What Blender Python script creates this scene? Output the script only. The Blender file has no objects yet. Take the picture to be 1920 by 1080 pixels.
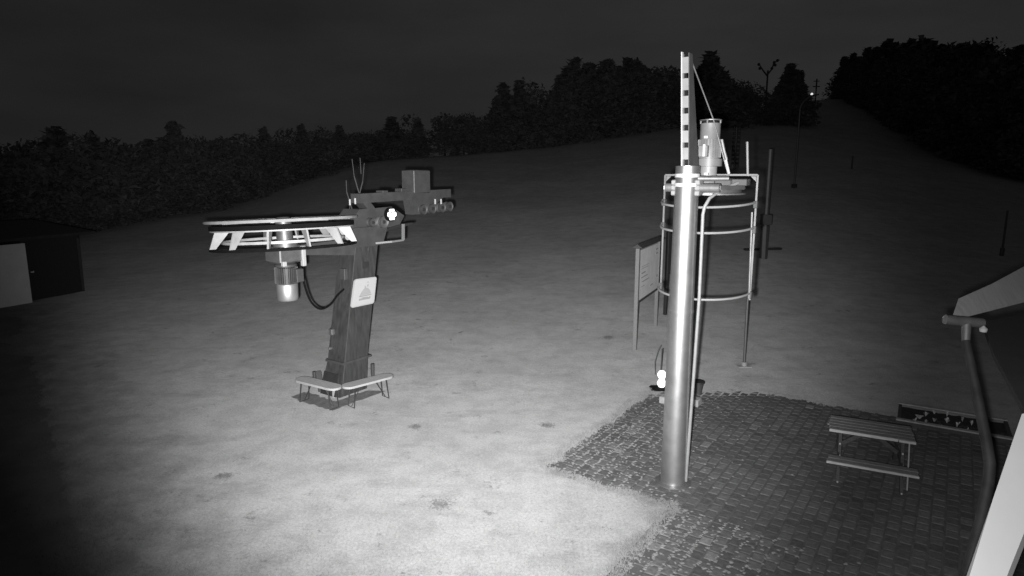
import bpy, math, random
from mathutils import Vector, Matrix, noise
R = math.radians
random.seed(7)
scn = bpy.context.scene
COL = scn.collection

# ------------------------------------------------------------------ camera
CAM_H = 4.7
PITCH = R(9.93)
FPX = 1200.0                                   # focal length in photo pixels (1920 wide)
cd = bpy.data.cameras.new('camera'); cam = bpy.data.objects.new('camera', cd); COL.objects.link(cam)
cam.location = (0, 0, CAM_H); cam.rotation_euler = (math.pi/2 - PITCH, 0, 0)
cd.sensor_width = 36; cd.lens = 36*FPX/1920; cd.clip_start = 0.05; cd.clip_end = 3000
scn.camera = cam

# ------------------------------------------------------------------ night sky
w = bpy.data.worlds.new('World'); scn.world = w; w.use_nodes = True
nt = w.node_tree; nt.nodes.clear()
out = nt.nodes.new('ShaderNodeOutputWorld'); bg = nt.nodes.new('ShaderNodeBackground')
tc = nt.nodes.new('ShaderNodeTexCoord'); sep = nt.nodes.new('ShaderNodeSeparateXYZ')
nz = nt.nodes.new('ShaderNodeTexNoise'); nz.inputs['Scale'].default_value = 2.2; nz.inputs['Detail'].default_value = 5; nz.inputs['Roughness'].default_value = .55
mpg = nt.nodes.new('ShaderNodeMapping'); mpg.inputs['Scale'].default_value = (1, 1, 3.5)
rmp = nt.nodes.new('ShaderNodeMapRange'); rmp.inputs[1].default_value = .3; rmp.inputs[2].default_value = .75; rmp.inputs[3].default_value = .0125; rmp.inputs[4].default_value = .0215
rx = nt.nodes.new('ShaderNodeMapRange'); rx.inputs[1].default_value = -.75; rx.inputs[2].default_value = .75; rx.inputs[3].default_value = .8; rx.inputs[4].default_value = 1.6
mul = nt.nodes.new('ShaderNodeMath'); mul.operation = 'MULTIPLY'
L = nt.links.new
L(tc.outputs['Generated'], sep.inputs[0]); L(tc.outputs['Generated'], mpg.inputs['Vector']); L(mpg.outputs[0], nz.inputs['Vector'])
L(nz.outputs['Fac'], rmp.inputs[0]); L(sep.outputs['X'], rx.inputs[0])
L(rmp.outputs[0], mul.inputs[0]); L(rx.outputs[0], mul.inputs[1])
bg.inputs['Color'].default_value = (1, 1, 1, 1)
L(mul.outputs[0], bg.inputs['Strength']); L(bg.outputs[0], out.inputs[0])

# ------------------------------------------------------------------ the infrared illuminator under the surveillance camera, and an added fill spot
def spot(name, loc, aim, power, size, blend, radius=.04):
    d = bpy.data.lights.new(name, 'SPOT'); d.energy = power; d.spot_size = R(size); d.spot_blend = blend; d.shadow_soft_size = radius
    o = bpy.data.objects.new(name, d); COL.objects.link(o); o.location = loc
    o.rotation_euler = (Vector(aim) - Vector(loc)).to_track_quat('-Z', 'Y').to_euler()
    return o
def ray(px, py):
    cx = (px-960)/FPX; cy = (540-py)/FPX
    c, s = math.cos(PITCH), math.sin(PITCH)
    return Vector((cx, c + cy*s, -s + cy*c))      # depth 1 along the optical axis
def at_depth(px, py, d): return Vector((0, 0, CAM_H)) + ray(px, py)*d
def at_z(px, py, z=0.0):
    r = ray(px, py); return Vector((0, 0, CAM_H)) + r*((z-CAM_H)/r.z)
spot('infrared_lamp', (-.12, .06, CAM_H-.10), at_depth(870, 465, 12), 16800, 79, 1.0)
spot('wide_fill_spot', (.0, .06, CAM_H-.12), at_depth(1400, 950, 8), 1700, 118, 1.0)  # added spot filling the near ground and the right side

vs = scn.view_settings; vs.view_transform = 'Standard'; vs.look = 'None'; vs.gamma = 1; vs.use_curve_mapping = False; vs.exposure = 0

# ------------------------------------------------------------------ materials (the camera sees in infrared: everything is grey)
def mat(name, v, rough=.7, metal=0.0, var=.15, scale=6.0, bump=0.0, bscale=60.0, emit=0.0, spec=.5, stretch=None):
    m = bpy.data.materials.new(name); m.use_nodes = True
    t = m.node_tree; b = t.nodes['Principled BSDF']
    b.inputs['Roughness'].default_value = rough; b.inputs['Metallic'].default_value = metal
    b.inputs['Specular IOR Level'].default_value = spec
    co = t.nodes.new('ShaderNodeTexCoord'); mp = t.nodes.new('ShaderNodeMapping')
    if stretch: mp.inputs['Scale'].default_value = stretch
    t.links.new(co.outputs['Object'], mp.inputs['Vector'])
    n = t.nodes.new('ShaderNodeTexNoise'); n.inputs['Scale'].default_value = scale; n.inputs['Detail'].default_value = 6; n.inputs['Roughness'].default_value = .6
    t.links.new(mp.outputs[0], n.inputs['Vector'])
    r = t.nodes.new('ShaderNodeMapRange'); r.inputs[1].default_value = .3; r.inputs[2].default_value = .7
    r.inputs[3].default_value = v*(1-var); r.inputs[4].default_value = min(1, v*(1+var))
    t.links.new(n.outputs['Fac'], r.inputs[0])
    cmb = t.nodes.new('ShaderNodeCombineColor')
    for i in range(3): t.links.new(r.outputs[0], cmb.inputs[i])
    t.links.new(cmb.outputs[0], b.inputs['Base Color'])
    if bump:
        n2 = t.nodes.new('ShaderNodeTexNoise'); n2.inputs['Scale'].default_value = bscale; n2.inputs['Detail'].default_value = 4
        t.links.new(mp.outputs[0], n2.inputs['Vector'])
        bm_ = t.nodes.new('ShaderNodeBump'); bm_.inputs['Strength'].default_value = bump; bm_.inputs['Distance'].default_value = .02
        t.links.new(n2.outputs['Fac'], bm_.inputs['Height']); t.links.new(bm_.outputs[0], b.inputs['Normal'])
    if emit:
        b.inputs['Emission Color'].default_value = (1, 1, 1, 1); b.inputs['Emission Strength'].default_value = emit
    return m

def grass_mat(name='mown_grass', k_=.30):
    m = bpy.data.materials.new(name); m.use_nodes = True
    t = m.node_tree; b = t.nodes['Principled BSDF']; b.inputs['Roughness'].default_value = .95; b.inputs['Specular IOR Level'].default_value = .1
    b.inputs['Diffuse Roughness'].default_value = 0.35; b.inputs['Sheen Weight'].default_value = .06; b.inputs['Sheen Roughness'].default_value = .6
    co = t.nodes.new('ShaderNodeTexCoord')
    def nzz(s, det, rough, stretch=None):
        n = t.nodes.new('ShaderNodeTexNoise'); n.inputs['Scale'].default_value = s; n.inputs['Detail'].default_value = det; n.inputs['Roughness'].default_value = rough
        mp = t.nodes.new('ShaderNodeMapping')
        if stretch: mp.inputs['Scale'].default_value = stretch[:3]; mp.inputs['Rotation'].default_value = (0, 0, stretch[3])
        t.links.new(co.outputs['Object'], mp.inputs['Vector']); t.links.new(mp.outputs[0], n.inputs['Vector'])
        return n.outputs['Fac']
    def rng(x, a, b_, c, d):
        r = t.nodes.new('ShaderNodeMapRange'); r.interpolation_type = 'SMOOTHSTEP'
        for i, q in enumerate((a, b_, c, d)): r.inputs[i+1].default_value = q
        t.links.new(x, r.inputs[0]); return r.outputs[0]
    def mulm(x, y):
        q = t.nodes.new('ShaderNodeMath'); q.operation = 'MULTIPLY'; t.links.new(x, q.inputs[0]); t.links.new(y, q.inputs[1]); return q.outputs[0]
    big = rng(nzz(.28, 5, .6), .3, .7, .86, 1.06)
    mid = rng(nzz(1.7, 8, .72), .34, .62, .84, 1.05)
    drag = rng(nzz(1.1, 7, .7, (.5, 1.6, 1, R(-8))), .33, .5, .88, 1.03)
    worn = rng(nzz(2.1, 10, .82), .345, .43, .5, 1.0)
    fine = rng(nzz(26, 7, .8), .3, .7, .74, 1.16)
    v = mulm(mulm(mulm(big, mid), mulm(drag, worn)), fine)
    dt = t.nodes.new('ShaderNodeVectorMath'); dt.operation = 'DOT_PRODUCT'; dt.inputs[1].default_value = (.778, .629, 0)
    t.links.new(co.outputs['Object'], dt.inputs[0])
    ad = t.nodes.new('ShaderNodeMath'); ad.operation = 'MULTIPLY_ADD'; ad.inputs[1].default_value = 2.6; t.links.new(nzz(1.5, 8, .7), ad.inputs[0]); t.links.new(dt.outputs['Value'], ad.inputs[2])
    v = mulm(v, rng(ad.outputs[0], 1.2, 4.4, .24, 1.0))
    sc = t.nodes.new('ShaderNodeMath'); sc.operation = 'MULTIPLY'; sc.inputs[1].default_value = k_
    t.links.new(v, sc.inputs[0])
    cmb = t.nodes.new('ShaderNodeCombineColor')
    for i in range(3): t.links.new(sc.outputs[0], cmb.inputs[i])
    t.links.new(cmb.outputs[0], b.inputs['Base Color'])
    bp = t.nodes.new('ShaderNodeBump'); bp.inputs['Strength'].default_value = .5; bp.inputs['Distance'].default_value = .03
    t.links.new(nzz(22, 7, .7), bp.inputs['Height']); t.links.new(bp.outputs[0], b.inputs['Normal'])
    return m

def paver_mat():
    m = bpy.data.materials.new('paver_block'); m.use_nodes = True
    t = m.node_tree; b = t.nodes['Principled BSDF']; b.inputs['Roughness'].default_value = .9; b.inputs['Specular IOR Level'].default_value = .25
    a = t.nodes.new('ShaderNodeAttribute'); a.attribute_name = 'tone'
    co = t.nodes.new('ShaderNodeTexCoord'); n = t.nodes.new('ShaderNodeTexNoise'); n.inputs['Scale'].default_value = 18; n.inputs['Detail'].default_value = 6
    t.links.new(co.outputs['Object'], n.inputs['Vector'])
    r = t.nodes.new('ShaderNodeMapRange'); r.inputs[1].default_value = .3; r.inputs[2].default_value = .7; r.inputs[3].default_value = .75; r.inputs[4].default_value = 1.2
    t.links.new(n.outputs['Fac'], r.inputs[0])
    q = t.nodes.new('ShaderNodeMath'); q.operation = 'MULTIPLY'; t.links.new(a.outputs['Fac'], q.inputs[0]); t.links.new(r.outputs[0], q.inputs[1])
    cmb = t.nodes.new('ShaderNodeCombineColor')
    for i in range(3): t.links.new(q.outputs[0], cmb.inputs[i])
    t.links.new(cmb.outputs[0], b.inputs['Base Color'])
    bp = t.nodes.new('ShaderNodeBump'); bp.inputs['Strength'].default_value = .35; bp.inputs['Distance'].default_value = .01
    t.links.new(n.outputs['Fac'], bp.inputs['Height']); t.links.new(bp.outputs[0], b.inputs['Normal'])
    return m

M = dict(
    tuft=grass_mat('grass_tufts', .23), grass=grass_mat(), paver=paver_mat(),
    joint=mat('joint_sand_and_moss', .09, .95, var=.3, scale=5),
    asphalt=mat('old_asphalt', .095, .9, var=.25, scale=1.4, bump=.4, bscale=90),
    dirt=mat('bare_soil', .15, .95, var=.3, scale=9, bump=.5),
    galv=mat('galvanised_steel', .50, .38, metal=.92, var=.14, scale=5, bump=.03, bscale=25),
    galv_dull=mat('dull_galvanised_steel', .18, .5, metal=.6, var=.18, scale=9),
    steel_light=mat('light_grey_paint', .18, .5, var=.12, scale=8),
    wheel=mat('weathered_wheel_paint', .32, .5, var=.2, scale=3), motor=mat('motor_paint', .13, .5, var=.15, scale=6), white=mat('white_paint', .38, .5, var=.06, scale=5),
    grey=mat('grey_machine_paint', .055, .55, var=.2, scale=5),
    greyd=mat('dark_grey_machine_paint', .052, .6, var=.25, scale=4, bump=.1),
    column=mat('column_paint', .042, .6, var=.4, scale=5, bump=.08, stretch=(3, 3, .5)),
    black=mat('black_rubber', .006, .9, var=.2, spec=.1),
    blacks=mat('black_steel', .03, .5, var=.2),
    chrome=mat('polished_motor_cover', .6, .42, metal=.8, var=.05),
    wood=mat('weathered_wood', .17, .8, var=.4, scale=7, bump=.3, stretch=(1, 14, 14)),
    woodl=mat('pale_wood_edge', .36, .75, var=.25, scale=9, stretch=(1, 10, 10)),
    woodd=mat('dark_stained_wood', .05, .8, var=.35, scale=5, bump=.3, stretch=(1, 12, 12)),
    bark=mat('bark', .06, .95, var=.3, scale=4),
    leaf=mat('dark_needles', .15, .95, var=.4, scale=3, spec=.1),
    leaf2=mat('dark_leaves', .13, .95, var=.4, scale=3, spec=.1),
    wall_light=mat('pale_sheet_wall', .42, .8, var=.08, scale=2),
    wall_dark=mat('tarred_boards', .009, .85, var=.3, scale=3, stretch=(6, 1, 1)),
    roof_dark=mat('roofing_felt', .015, .9, var=.3, scale=4),
    roof_metal=mat('dull_roof_sheet', .42, .6, var=.12, scale=4, stretch=(6, 1, 1)),
    board=mat('faded_board_print', .7, .8, var=.10, scale=3),
    print_=mat('board_print_dark', .35, .8),
    sign=mat('sign_face', .44, .5, var=.03), signd=mat('sign_print', .24, .5, var=.05), signm=mat('sign_print_grey', .32, .5, var=.05),
    glow=mat('bright_emissive_face', .8, .4, emit=1.3), farglow=mat('lit_far_lamp', .5, .4, emit=.9),  # glow: emission put into the round marker and the two balls
    soil=mat('dark_wet_soil', .018, .95, var=.4, scale=12, bump=.6),
    petal=mat('pale_petals', .45, .8), concrete=mat('concrete', .30, .9, var=.2, scale=10, bump=.2),
    steel_board=mat('painted_barge_board', .11, .6, var=.06, scale=3),
    pipe=mat('dark_painted_pipe', .024, .6, var=.4, scale=7),
    glass=mat('dark_lens', .02, .2),
)

# ------------------------------------------------------------------ mesh helpers
def mobj(name, verts, faces, m=None, parent=None, smooth=False):
    me = bpy.data.meshes.new(name); me.from_pydata([tuple(v) for v in verts], [], faces); me.update()
    if m: me.materials.append(m)
    if smooth:
        for p in me.polygons: p.use_smooth = True
    o = bpy.data.objects.new(name, me); COL.objects.link(o)
    if parent: o.parent = parent
    return o
class MB:
    def __init__(s): s.v = []; s.f = []; s.sm = []
    def add(s, vs_, fs, smooth=False):
        n = len(s.v); s.v += [Vector(q) for q in vs_]; s.f += [tuple(i+n for i in f) for f in fs]; s.sm += [smooth]*len(fs); return s
    def hexa(s, p):                               # 8 corners: bottom 0-3, top 4-7
        return s.add(p, [(0, 3, 2, 1), (4, 5, 6, 7), (0, 1, 5, 4), (1, 2, 6, 5), (2, 3, 7, 6), (3, 0, 4, 7)])
    def box(s, a, b, bev=.0):
        (x0, y0, z0), (x1, y1, z1) = a, b
        if not bev:
            return s.hexa([(x0, y0, z0), (x1, y0, z0), (x1, y1, z0), (x0, y1, z0), (x0, y0, z1), (x1, y0, z1), (x1, y1, z1), (x0, y1, z1)])
        e = bev; zs = [(z0, e), (z0+e, 0), (z1-e, 0), (z1, e)]
        rings = []
        for z, i in zs:
            X0, X1, Y0, Y1 = x0+i, x1-i, y0+i, y1-i
            c = e*.7 if i == 0 else e*.35
            rings.append([(X0+c, Y0, z), (X1-c, Y0, z), (X1, Y0+c, z), (X1, Y1-c, z), (X1-c, Y1, z), (X0+c, Y1, z), (X0, Y1-c, z), (X0, Y0+c, z)])
        vv = sum(rings, []); ff = []
        for k in range(3):
            for i in range(8): ff.append((k*8+i, k*8+(i+1) % 8, (k+1)*8+(i+1) % 8, (k+1)*8+i))
        ff.append(tuple(range(7, -1, -1))); ff.append(tuple(range(24, 32)))
        return s.add(vv, ff)
    def bar(s, p, q, wd, ht, up=(0, 0, 1)):       # a rectangular bar between two points
        p, q = Vector(p), Vector(q); d = (q-p).normalized(); up = Vector(up)
        sd = d.cross(up)
        if sd.length < 1e-4: sd = d.cross(Vector((0, 1, 0)))
        sd.normalize(); u2 = sd.cross(d).normalized()
        a, b = sd*wd/2, u2*ht/2
        return s.hexa([p-a-b, p+a-b, q+a-b, q-a-b, p-a+b, p+a+b, q+a+b, q-a+b])
    def tube(s, pts, r, n=12, cap=True):
        pts = [Vector(p) for p in pts]; rs = r if isinstance(r, (list, tuple)) else [r]*len(pts)
        base = len(s.v); prev = None; ring = []
        for i, p in enumerate(pts):
            d = (pts[min(i+1, len(pts)-1)] - pts[max(i-1, 0)]).normalized()
            if prev is None:
                a = d.orthogonal().normalized()
            else:
                a = (prev - d*prev.dot(d)); a = a.normalized() if a.length > 1e-5 else d.orthogonal().normalized()
            prev = a; b = d.cross(a)
            for k in range(n):
                t = 2*math.pi*k/n; ring.append(p + (a*math.cos(t) + b*math.sin(t))*rs[i])
        f = []
        for i in range(len(pts)-1):
            for k in range(n): f.append((i*n+k, i*n+(k+1) % n, (i+1)*n+(k+1) % n, (i+1)*n+k))
        s.add(ring, f, True)
        if cap:
            m_ = len(pts)-1
            s.f.append(tuple(base+k for k in range(n-1, -1, -1))); s.f.append(tuple(base+m_*n+k for k in range(n))); s.sm += [False, False]
        return s
    def lathe(s, prof, c=(0, 0, 0), n=32, closed=False, axis='z'):
        c = Vector(c); ring = []
        for (r, z) in prof:
            for k in range(n):
                t = 2*math.pi*k/n
                if axis == 'z': ring.append(c + Vector((r*math.cos(t), r*math.sin(t), z)))
                elif axis == 'y': ring.append(c + Vector((r*math.cos(t), z, r*math.sin(t))))
                else: ring.append(c + Vector((z, r*math.cos(t), r*math.sin(t))))
        f = []; m_ = len(prof)
        for i in range(m_ if closed else m_-1):
            j = (i+1) % m_
            for k in range(n): f.append((i*n+k, i*n+(k+1) % n, j*n+(k+1) % n, j*n+k))
        base = len(s.v); s.add(ring, f, True)
        if not closed:
            s.f.append(tuple(base+k for k in range(n-1, -1, -1))); s.f.append(tuple(base+(m_-1)*n+k for k in range(n))); s.sm += [False, False]
        return s
    def prism(s, poly, d):                        # extrude a polygon (3D points) by vector d
        n = len(poly); d = Vector(d); a = [Vector(p) for p in poly]
        f = [tuple(range(n-1, -1, -1)), tuple(range(n, 2*n))] + [(i, (i+1) % n, (i+1) % n+n, i+n) for i in range(n)]
        return s.add(a + [p+d for p in a], f)
    def build(s, name, m, parent=None, xf=None):
        me = bpy.data.meshes.new(name); vv = [tuple(xf @ v) if xf else tuple(v) for v in s.v]
        me.from_pydata(vv, [], s.f); me.update()
        for p, q in zip(me.polygons, s.sm): p.use_smooth = q
        try: me.set_sharp_from_angle(angle=R(40))
        except Exception: pass
        me.materials.append(m)
        o = bpy.data.objects.new(name, me); COL.objects.link(o)
        if parent: o.parent = parent
        return o
def empty(name, label, cat, loc=(0, 0, 0), rz=0, group=None, kind=None):
    o = bpy.data.objects.new(name, None); COL.objects.link(o); o.location = loc; o.rotation_euler = (0, 0, rz); o.empty_display_size = .3
    return tag(o, label, cat, group, kind)
def tag(o, label=None, cat=None, group=None, kind=None):
    if label: o['label'] = label
    if cat: o['category'] = cat
    if group: o['group'] = group
    if kind: o['kind'] = kind
    return o
def copy_tree(o, parent=None):
    c = o.copy(); COL.objects.link(c)
    if parent: c.parent = parent
    for ch in list(o.children): copy_tree(ch, c)
    return c

# ------------------------------------------------------------------ terrain: a flat yard with meadows rising to the woods
# columns of the valley seen from the yard: direction, distance of the wood's edge, height there
TAB = []
for px, py, Y in [(-400, 480, 40), (0, 458, 45), (170, 432, 50), (430, 385, 68), (700, 300, 85), (850, 292, 90), (1030, 276, 95), (1230, 240, 100),
                  (1465, 233, 108), (1500, 187, 158), (1545, 184, 165), (1570, 184, 165), (1700, 250, 120), (1800, 292, 95), (1920, 340, 75), (2400, 400, 60)]:
    el = math.atan((540-py)/FPX) - PITCH
    TAB.append(((px-960)/FPX, Y, CAM_H + Y*math.tan(el)))
def edge(t):
    if t <= TAB[0][0]: return TAB[0][1], TAB[0][2]
    for a, b in zip(TAB, TAB[1:]):
        if t <= b[0]:
            k = (t-a[0])/(b[0]-a[0]); return a[1]+(b[1]-a[1])*k, a[2]+(b[2]-a[2])*k
    return TAB[-1][1], TAB[-1][2]
def H(x, y):
    if y < 13: return 0.0
    t = x/y; E, Z = edge(t); s = (y-13)/(E-13)
    if s <= 1: h = Z*s**1.4
    else: h = Z + min(y-E, 60)*.03
    return h + .06*min(1, (y-13)/20)*noise.noise(Vector((x*.12, y*.12, 0)))*min(1, y/40)*2
def gp(px, py):                                   # the point of the ground seen in a given direction
    r = ray(px, py); d = 3.0
    while d < 900:
        p = Vector((0, 0, CAM_H)) + r*d
        if p.z < H(p.x, p.y): return Vector((p.x, p.y, H(p.x, p.y)))
        d *= 1.002
    return Vector((p.x, p.y, 0))
# one sheet, fine where it is near
xs = sorted(set([-700, -400, -250, -180] + [i*4.0 for i in range(-35, 36)] + [-4+i*.8 for i in range(0, 0)] + [180, 250, 400, 700]))
ys = [-60, -20, 0, 6, 10, 13] + [13+i*1.5 for i in range(1, 60)] + [103+i*3 for i in range(1, 30)] + [200, 230, 280, 400, 900]
gv = [(x, y, H(x, y)) for y in ys for x in xs]; nx = len(xs)
gf = [(j*nx+i, j*nx+i+1, (j+1)*nx+i+1, (j+1)*nx+i) for j in range(len(ys)-1) for i in range(nx-1)]
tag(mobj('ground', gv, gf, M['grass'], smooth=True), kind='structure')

U = Vector((.570, .822, 0)).normalized(); W = Vector((U.y, -U.x, 0))     # the yard's two directions
ROT = math.atan2(U.y, U.x)

# paving: real blocks over a joint bed
A0 = Vector((.5, 9.8, 0)); APEX = A0 + U*5.85
def in_pav(p):
    q = p - A0; a = q.dot(U); b = q.dot(W)
    if a > 5.85 or b < 0: return False
    if a < 0 and b < 2.22: return False
    return a > -12 and b < 11
bed = [A0, A0+W*2.22, A0+W*2.22-U*12, A0+W*11-U*12, A0+W*11+U*5.85, APEX]
mobj('paving_bed', [(p.x, p.y, .006) for p in bed], [(5, 4, 3, 2, 1, 0)][:1] if False else [(0, 1, 2, 3, 4, 5)], M['joint'])['kind'] = 'structure'
pv, pf, tone = [], [], []
bl, bw, gap = .20, .165, .014
rows = int(11/bw)
for j in range(rows+2):
    b = .0 + j*bw
    for i in range(int(18/bl)+3):
        a = -12 + i*bl + (bl*.5 if j % 2 else 0)
        c = A0 + U*(a+bl/2) + W*(b+bw/2)
        if c.x > 9.5 or c.y < -1: continue
        if not in_pav(c): continue
        q = c-A0; edge_d = min(abs(q.dot(W)) if q.dot(U) > 0 else 9, abs(5.85-q.dot(U)), (abs(q.dot(W)-2.22) if q.dot(U) < 0 else 9), (abs(q.dot(U)) if q.dot(W) < 2.22 else 9))
        if edge_d < .3 and random.random() < .22: continue
        if edge_d < .6 and random.random() < .04: continue
        ang = random.gauss(0, .02); hz = .0125 + random.gauss(0, .0012)
        tx, ty = random.gauss(0, .008), random.gauss(0, .008)
        l2, w2 = (bl-gap)/2*random.uniform(.93, 1.0), (bw-gap)/2*random.uniform(.90, 1.0)
        base = len(pv); e = .014
        uu = (U*math.cos(ang)+W*math.sin(ang)); ww = (W*math.cos(ang)-U*math.sin(ang))
        for (k, z, off) in ((0, .002, 0), (1, hz-.006, 0), (2, hz, e)):
            for sx, sy in ((-1, -1), (1, -1), (1, 1), (-1, 1)):
                p = c + uu*sx*(l2-off) + ww*sy*(w2-off)
                pv.append((p.x, p.y, z + (sx*tx*l2+sy*ty*w2 if k else 0)))
        for k in (0, 4):
            for s_ in range(4): pf.append((base+k+4+s_, base+k+4+(s_+1) % 4, base+k+(s_+1) % 4, base+k+s_))
        pf.append((base+11, base+10, base+9, base+8))
        n1 = noise.noise(Vector((c.x*.9, c.y*.9, 3)))
        tv = max(.05, .118*(1+.22*n1) * random.uniform(.78, 1.2))
        if random.random() < .006 + (.04 if edge_d < 1.2 else 0): tv = random.uniform(.16, .22)
        tone += [tv]*9
po = mobj('paving', pv, pf, M['paver']); po['kind'] = 'structure'
at = po.data.attributes.new('tone', 'FLOAT', 'FACE'); at.data.foreach_set('value', tone)

# moss and grit lying in the joints near the grass edge
def scatter_poly(name, m, items, kind='stuff', label=None):
    v, f = [], []
    for (c, r, z) in items:
        b = len(v); n = 7; ph = random.uniform(0, 6)
        for k in range(n):
            t = 2*math.pi*k/n+ph; rr = r*random.uniform(.55, 1.2)
            v.append((c.x+rr*math.cos(t), c.y+rr*math.sin(t), z))
        v.append((c.x, c.y, z+r*.35)); f += [(b+k, b+(k+1) % n, b+n) for k in range(n)]
    o = mobj(name, v, f, m); o['kind'] = kind
    if label: o['label'] = label
    return o
items = []
for _ in range(5200):
    a = random.uniform(-9, 5.8); b = abs(random.gauss(0, 1.0))*1.0 + (2.22 if a < 0 else 0)
    if a > 2.5 and random.random() < .5: continue
    if random.random() < .6: b = round(b/bw)*bw + random.gauss(0, .012)
    else: a = round(a/bl*2)*bl/2 + random.gauss(0, .012)
    c = A0 + U*a + W*b
    if in_pav(c) : items.append((c, random.uniform(.012, .034), .012))
M['jointlight'] = mat('pale_joint_moss', .20, .95, var=.3, scale=8)
scatter_poly('joint_moss', M['jointlight'], items, label='pale moss and grit in the joints of the block paving')
# grass tufts creeping over the paving edge and through the lawn
gvv, gff = [], []
def blade(c, h, wd):
    an = random.uniform(0, math.pi); dx, dy = math.cos(an)*wd, math.sin(an)*wd; lx, ly = random.gauss(0, h*.5), random.gauss(0, h*.5)
    b = len(gvv); gvv.extend([(c.x-dx, c.y-dy, c.z), (c.x+dx, c.y+dy, c.z), (c.x+lx, c.y+ly, c.z+h)]); gff.append((b, b+1, b+2))
def edge_line(p, q, n, spread):
    for _ in range(n):
        k = random.random(); c = p.lerp(q, k); nrm = Vector((-(q-p).y, (q-p).x, 0)).normalized()
        amp = noise.noise(Vector((c.x*3, c.y*3, 0)))*.13
        c = c + nrm*(random.gauss(.02, spread)+amp)
        for _ in range(5): blade(c+Vector((random.gauss(0, .02), random.gauss(0, .02), .0)), random.uniform(.025, .06), .006)
edge_line(A0, APEX, 2000, .05); edge_line(A0+W*2.22, A0, 800, .05); edge_line(A0+W*2.22-U*6, A0+W*2.22, 1500, .06); edge_line(APEX, APEX+W*7, 1200, .05)
k0_, k1_ = Vector((-3.2, 4.6, 0)), Vector((-18.4, 23.4, 0)); n_ = Vector((.778, .629, 0))
for _ in range(7000):
    k = random.random()**1.5
    if random.random() < .5: continue
    c = k0_.lerp(k1_, k) + n_*(random.gauss(.05, .22))
    if noise.noise(Vector((c.x*1.2, c.y*1.2, 4))) < -.15: continue
    blade(Vector((c.x, c.y, .009)), random.uniform(.02, .05), .006)
for _ in range(52000):
    py = random.uniform(600, 1110); px = random.uniform(100, 1700)
    if random.random() > ((py-380)/700)**1.6: continue
    c = at_z(px, py, 0)
    if in_pav(c): continue
    n1 = noise.noise(Vector((c.x*1.3, c.y*1.3, 9)))
    if n1 < -.1 and random.random() < .6: continue
    for _ in range(2): blade(c+Vector((random.gauss(0, .03), random.gauss(0, .03), 0)), random.uniform(.012, .035), .005)
tag(mobj('grass', gvv, gff, M['tuft']), 'short grass tufts of the lawn and along the paving edge', kind='stuff')

# the asphalt road along the left side, its edge crumbling into the grass
ed = []
k0, k1 = Vector((-3.2, 4.6, 0)), Vector((-18.4, 23.4, 0))
n = 420; nr = Vector((-(k1-k0).y, (k1-k0).x, 0)).normalized()
if nr.x > 0: nr = -nr
for i in range(n+1):
    p = k0.lerp(k1, i/n) + nr*(noise.noise(Vector((i*.09, 0, 0)))*.22 + noise.noise(Vector((i*.6, 5, 0)))*.12 + random.gauss(0, .03))
    ed.append((p.x, p.y, .008))
far = [(p[0]-16 - i*.0, p[1]-10, .008) for i, p in enumerate(ed)]
tag(mobj('road', ed+far, [(i, i+1, n+1+i+1, n+1+i) for i in range(n)], M['asphalt']), kind='structure')
# small scraps of grass growing over the road's edge
items = []
for _ in range(1500):
    k = random.random(); c = k0.lerp(k1, k) + nr*(random.gauss(.1, .35)); items.append((c, random.uniform(.03, .12), .014))
0 and scatter_poly('dirt_clods', M['dirt'], [(c-nr*.5, r*.8, z) for c, r, z in items[:700]], label='crumbs of soil along the edge of the asphalt')

# bare patches in the lawn
for (px, py, a, b) in [(825, 946, .17, .10), (780, 801, .10, .07), (1027, 799, .12, .07), (1141, 634, .22, .14), (420, 893, .14, .06), (1140, 634, .12, .1)]:
    c = gp(px, py); its = []
    for k in range(300):
        q = c + Vector((random.gauss(0, a*.5), random.gauss(0, b*.8), 0)); its.append((q, random.uniform(.006, .016), max(H(q.x, q.y), 0)+.008))
    o = scatter_poly('bare_patch', M['dirt'], its, kind='structure')

# ------------------------------------------------------------------ trees
def conifer_mesh(seed, wd, jag):
    rn = random.Random(seed); v, f = [], []
    lay = 26
    for i in range(lay):
        z = .06 + .92*i/(lay-1); rad = 1.65*wd*(1-z)**.92*(rn.uniform(.72, 1.15)) + .004
        if z < .15: rad *= .8
        nb = max(7, int(34*(1-z)+7))
        for k in range(nb):
            t = rn.uniform(0, 2*math.pi); r = rad*rn.uniform(1-jag, 1.08); zc = z + rn.uniform(-.02, .02)
            droop = rn.uniform(.1, .45)*r
            for q in range(6):
                kk = (q+rn.random())/6; rr = r*kk; sz = .025*(1.25-kk*.7)
                c = Vector((rr*math.cos(t), rr*math.sin(t), zc - droop*kk + .25*sz))
                b = len(v)
                for _ in range(4):
                    v.append(c + Vector((rn.gauss(0, sz), rn.gauss(0, sz), rn.gauss(0, sz))))
                f.append((b, b+1, b+2)); f.append((b, b+2, b+3)); 
    for q in range(24):
        b = len(v); zz = rn.uniform(.93, 1.0)
        c = Vector((0, 0, zz)); s_ = .012
        v += [c+Vector((rn.gauss(0, s_), rn.gauss(0, s_), rn.gauss(0, .012))) for _ in range(3)]; f.append((b, b+1, b+2))
    return v, f
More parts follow.
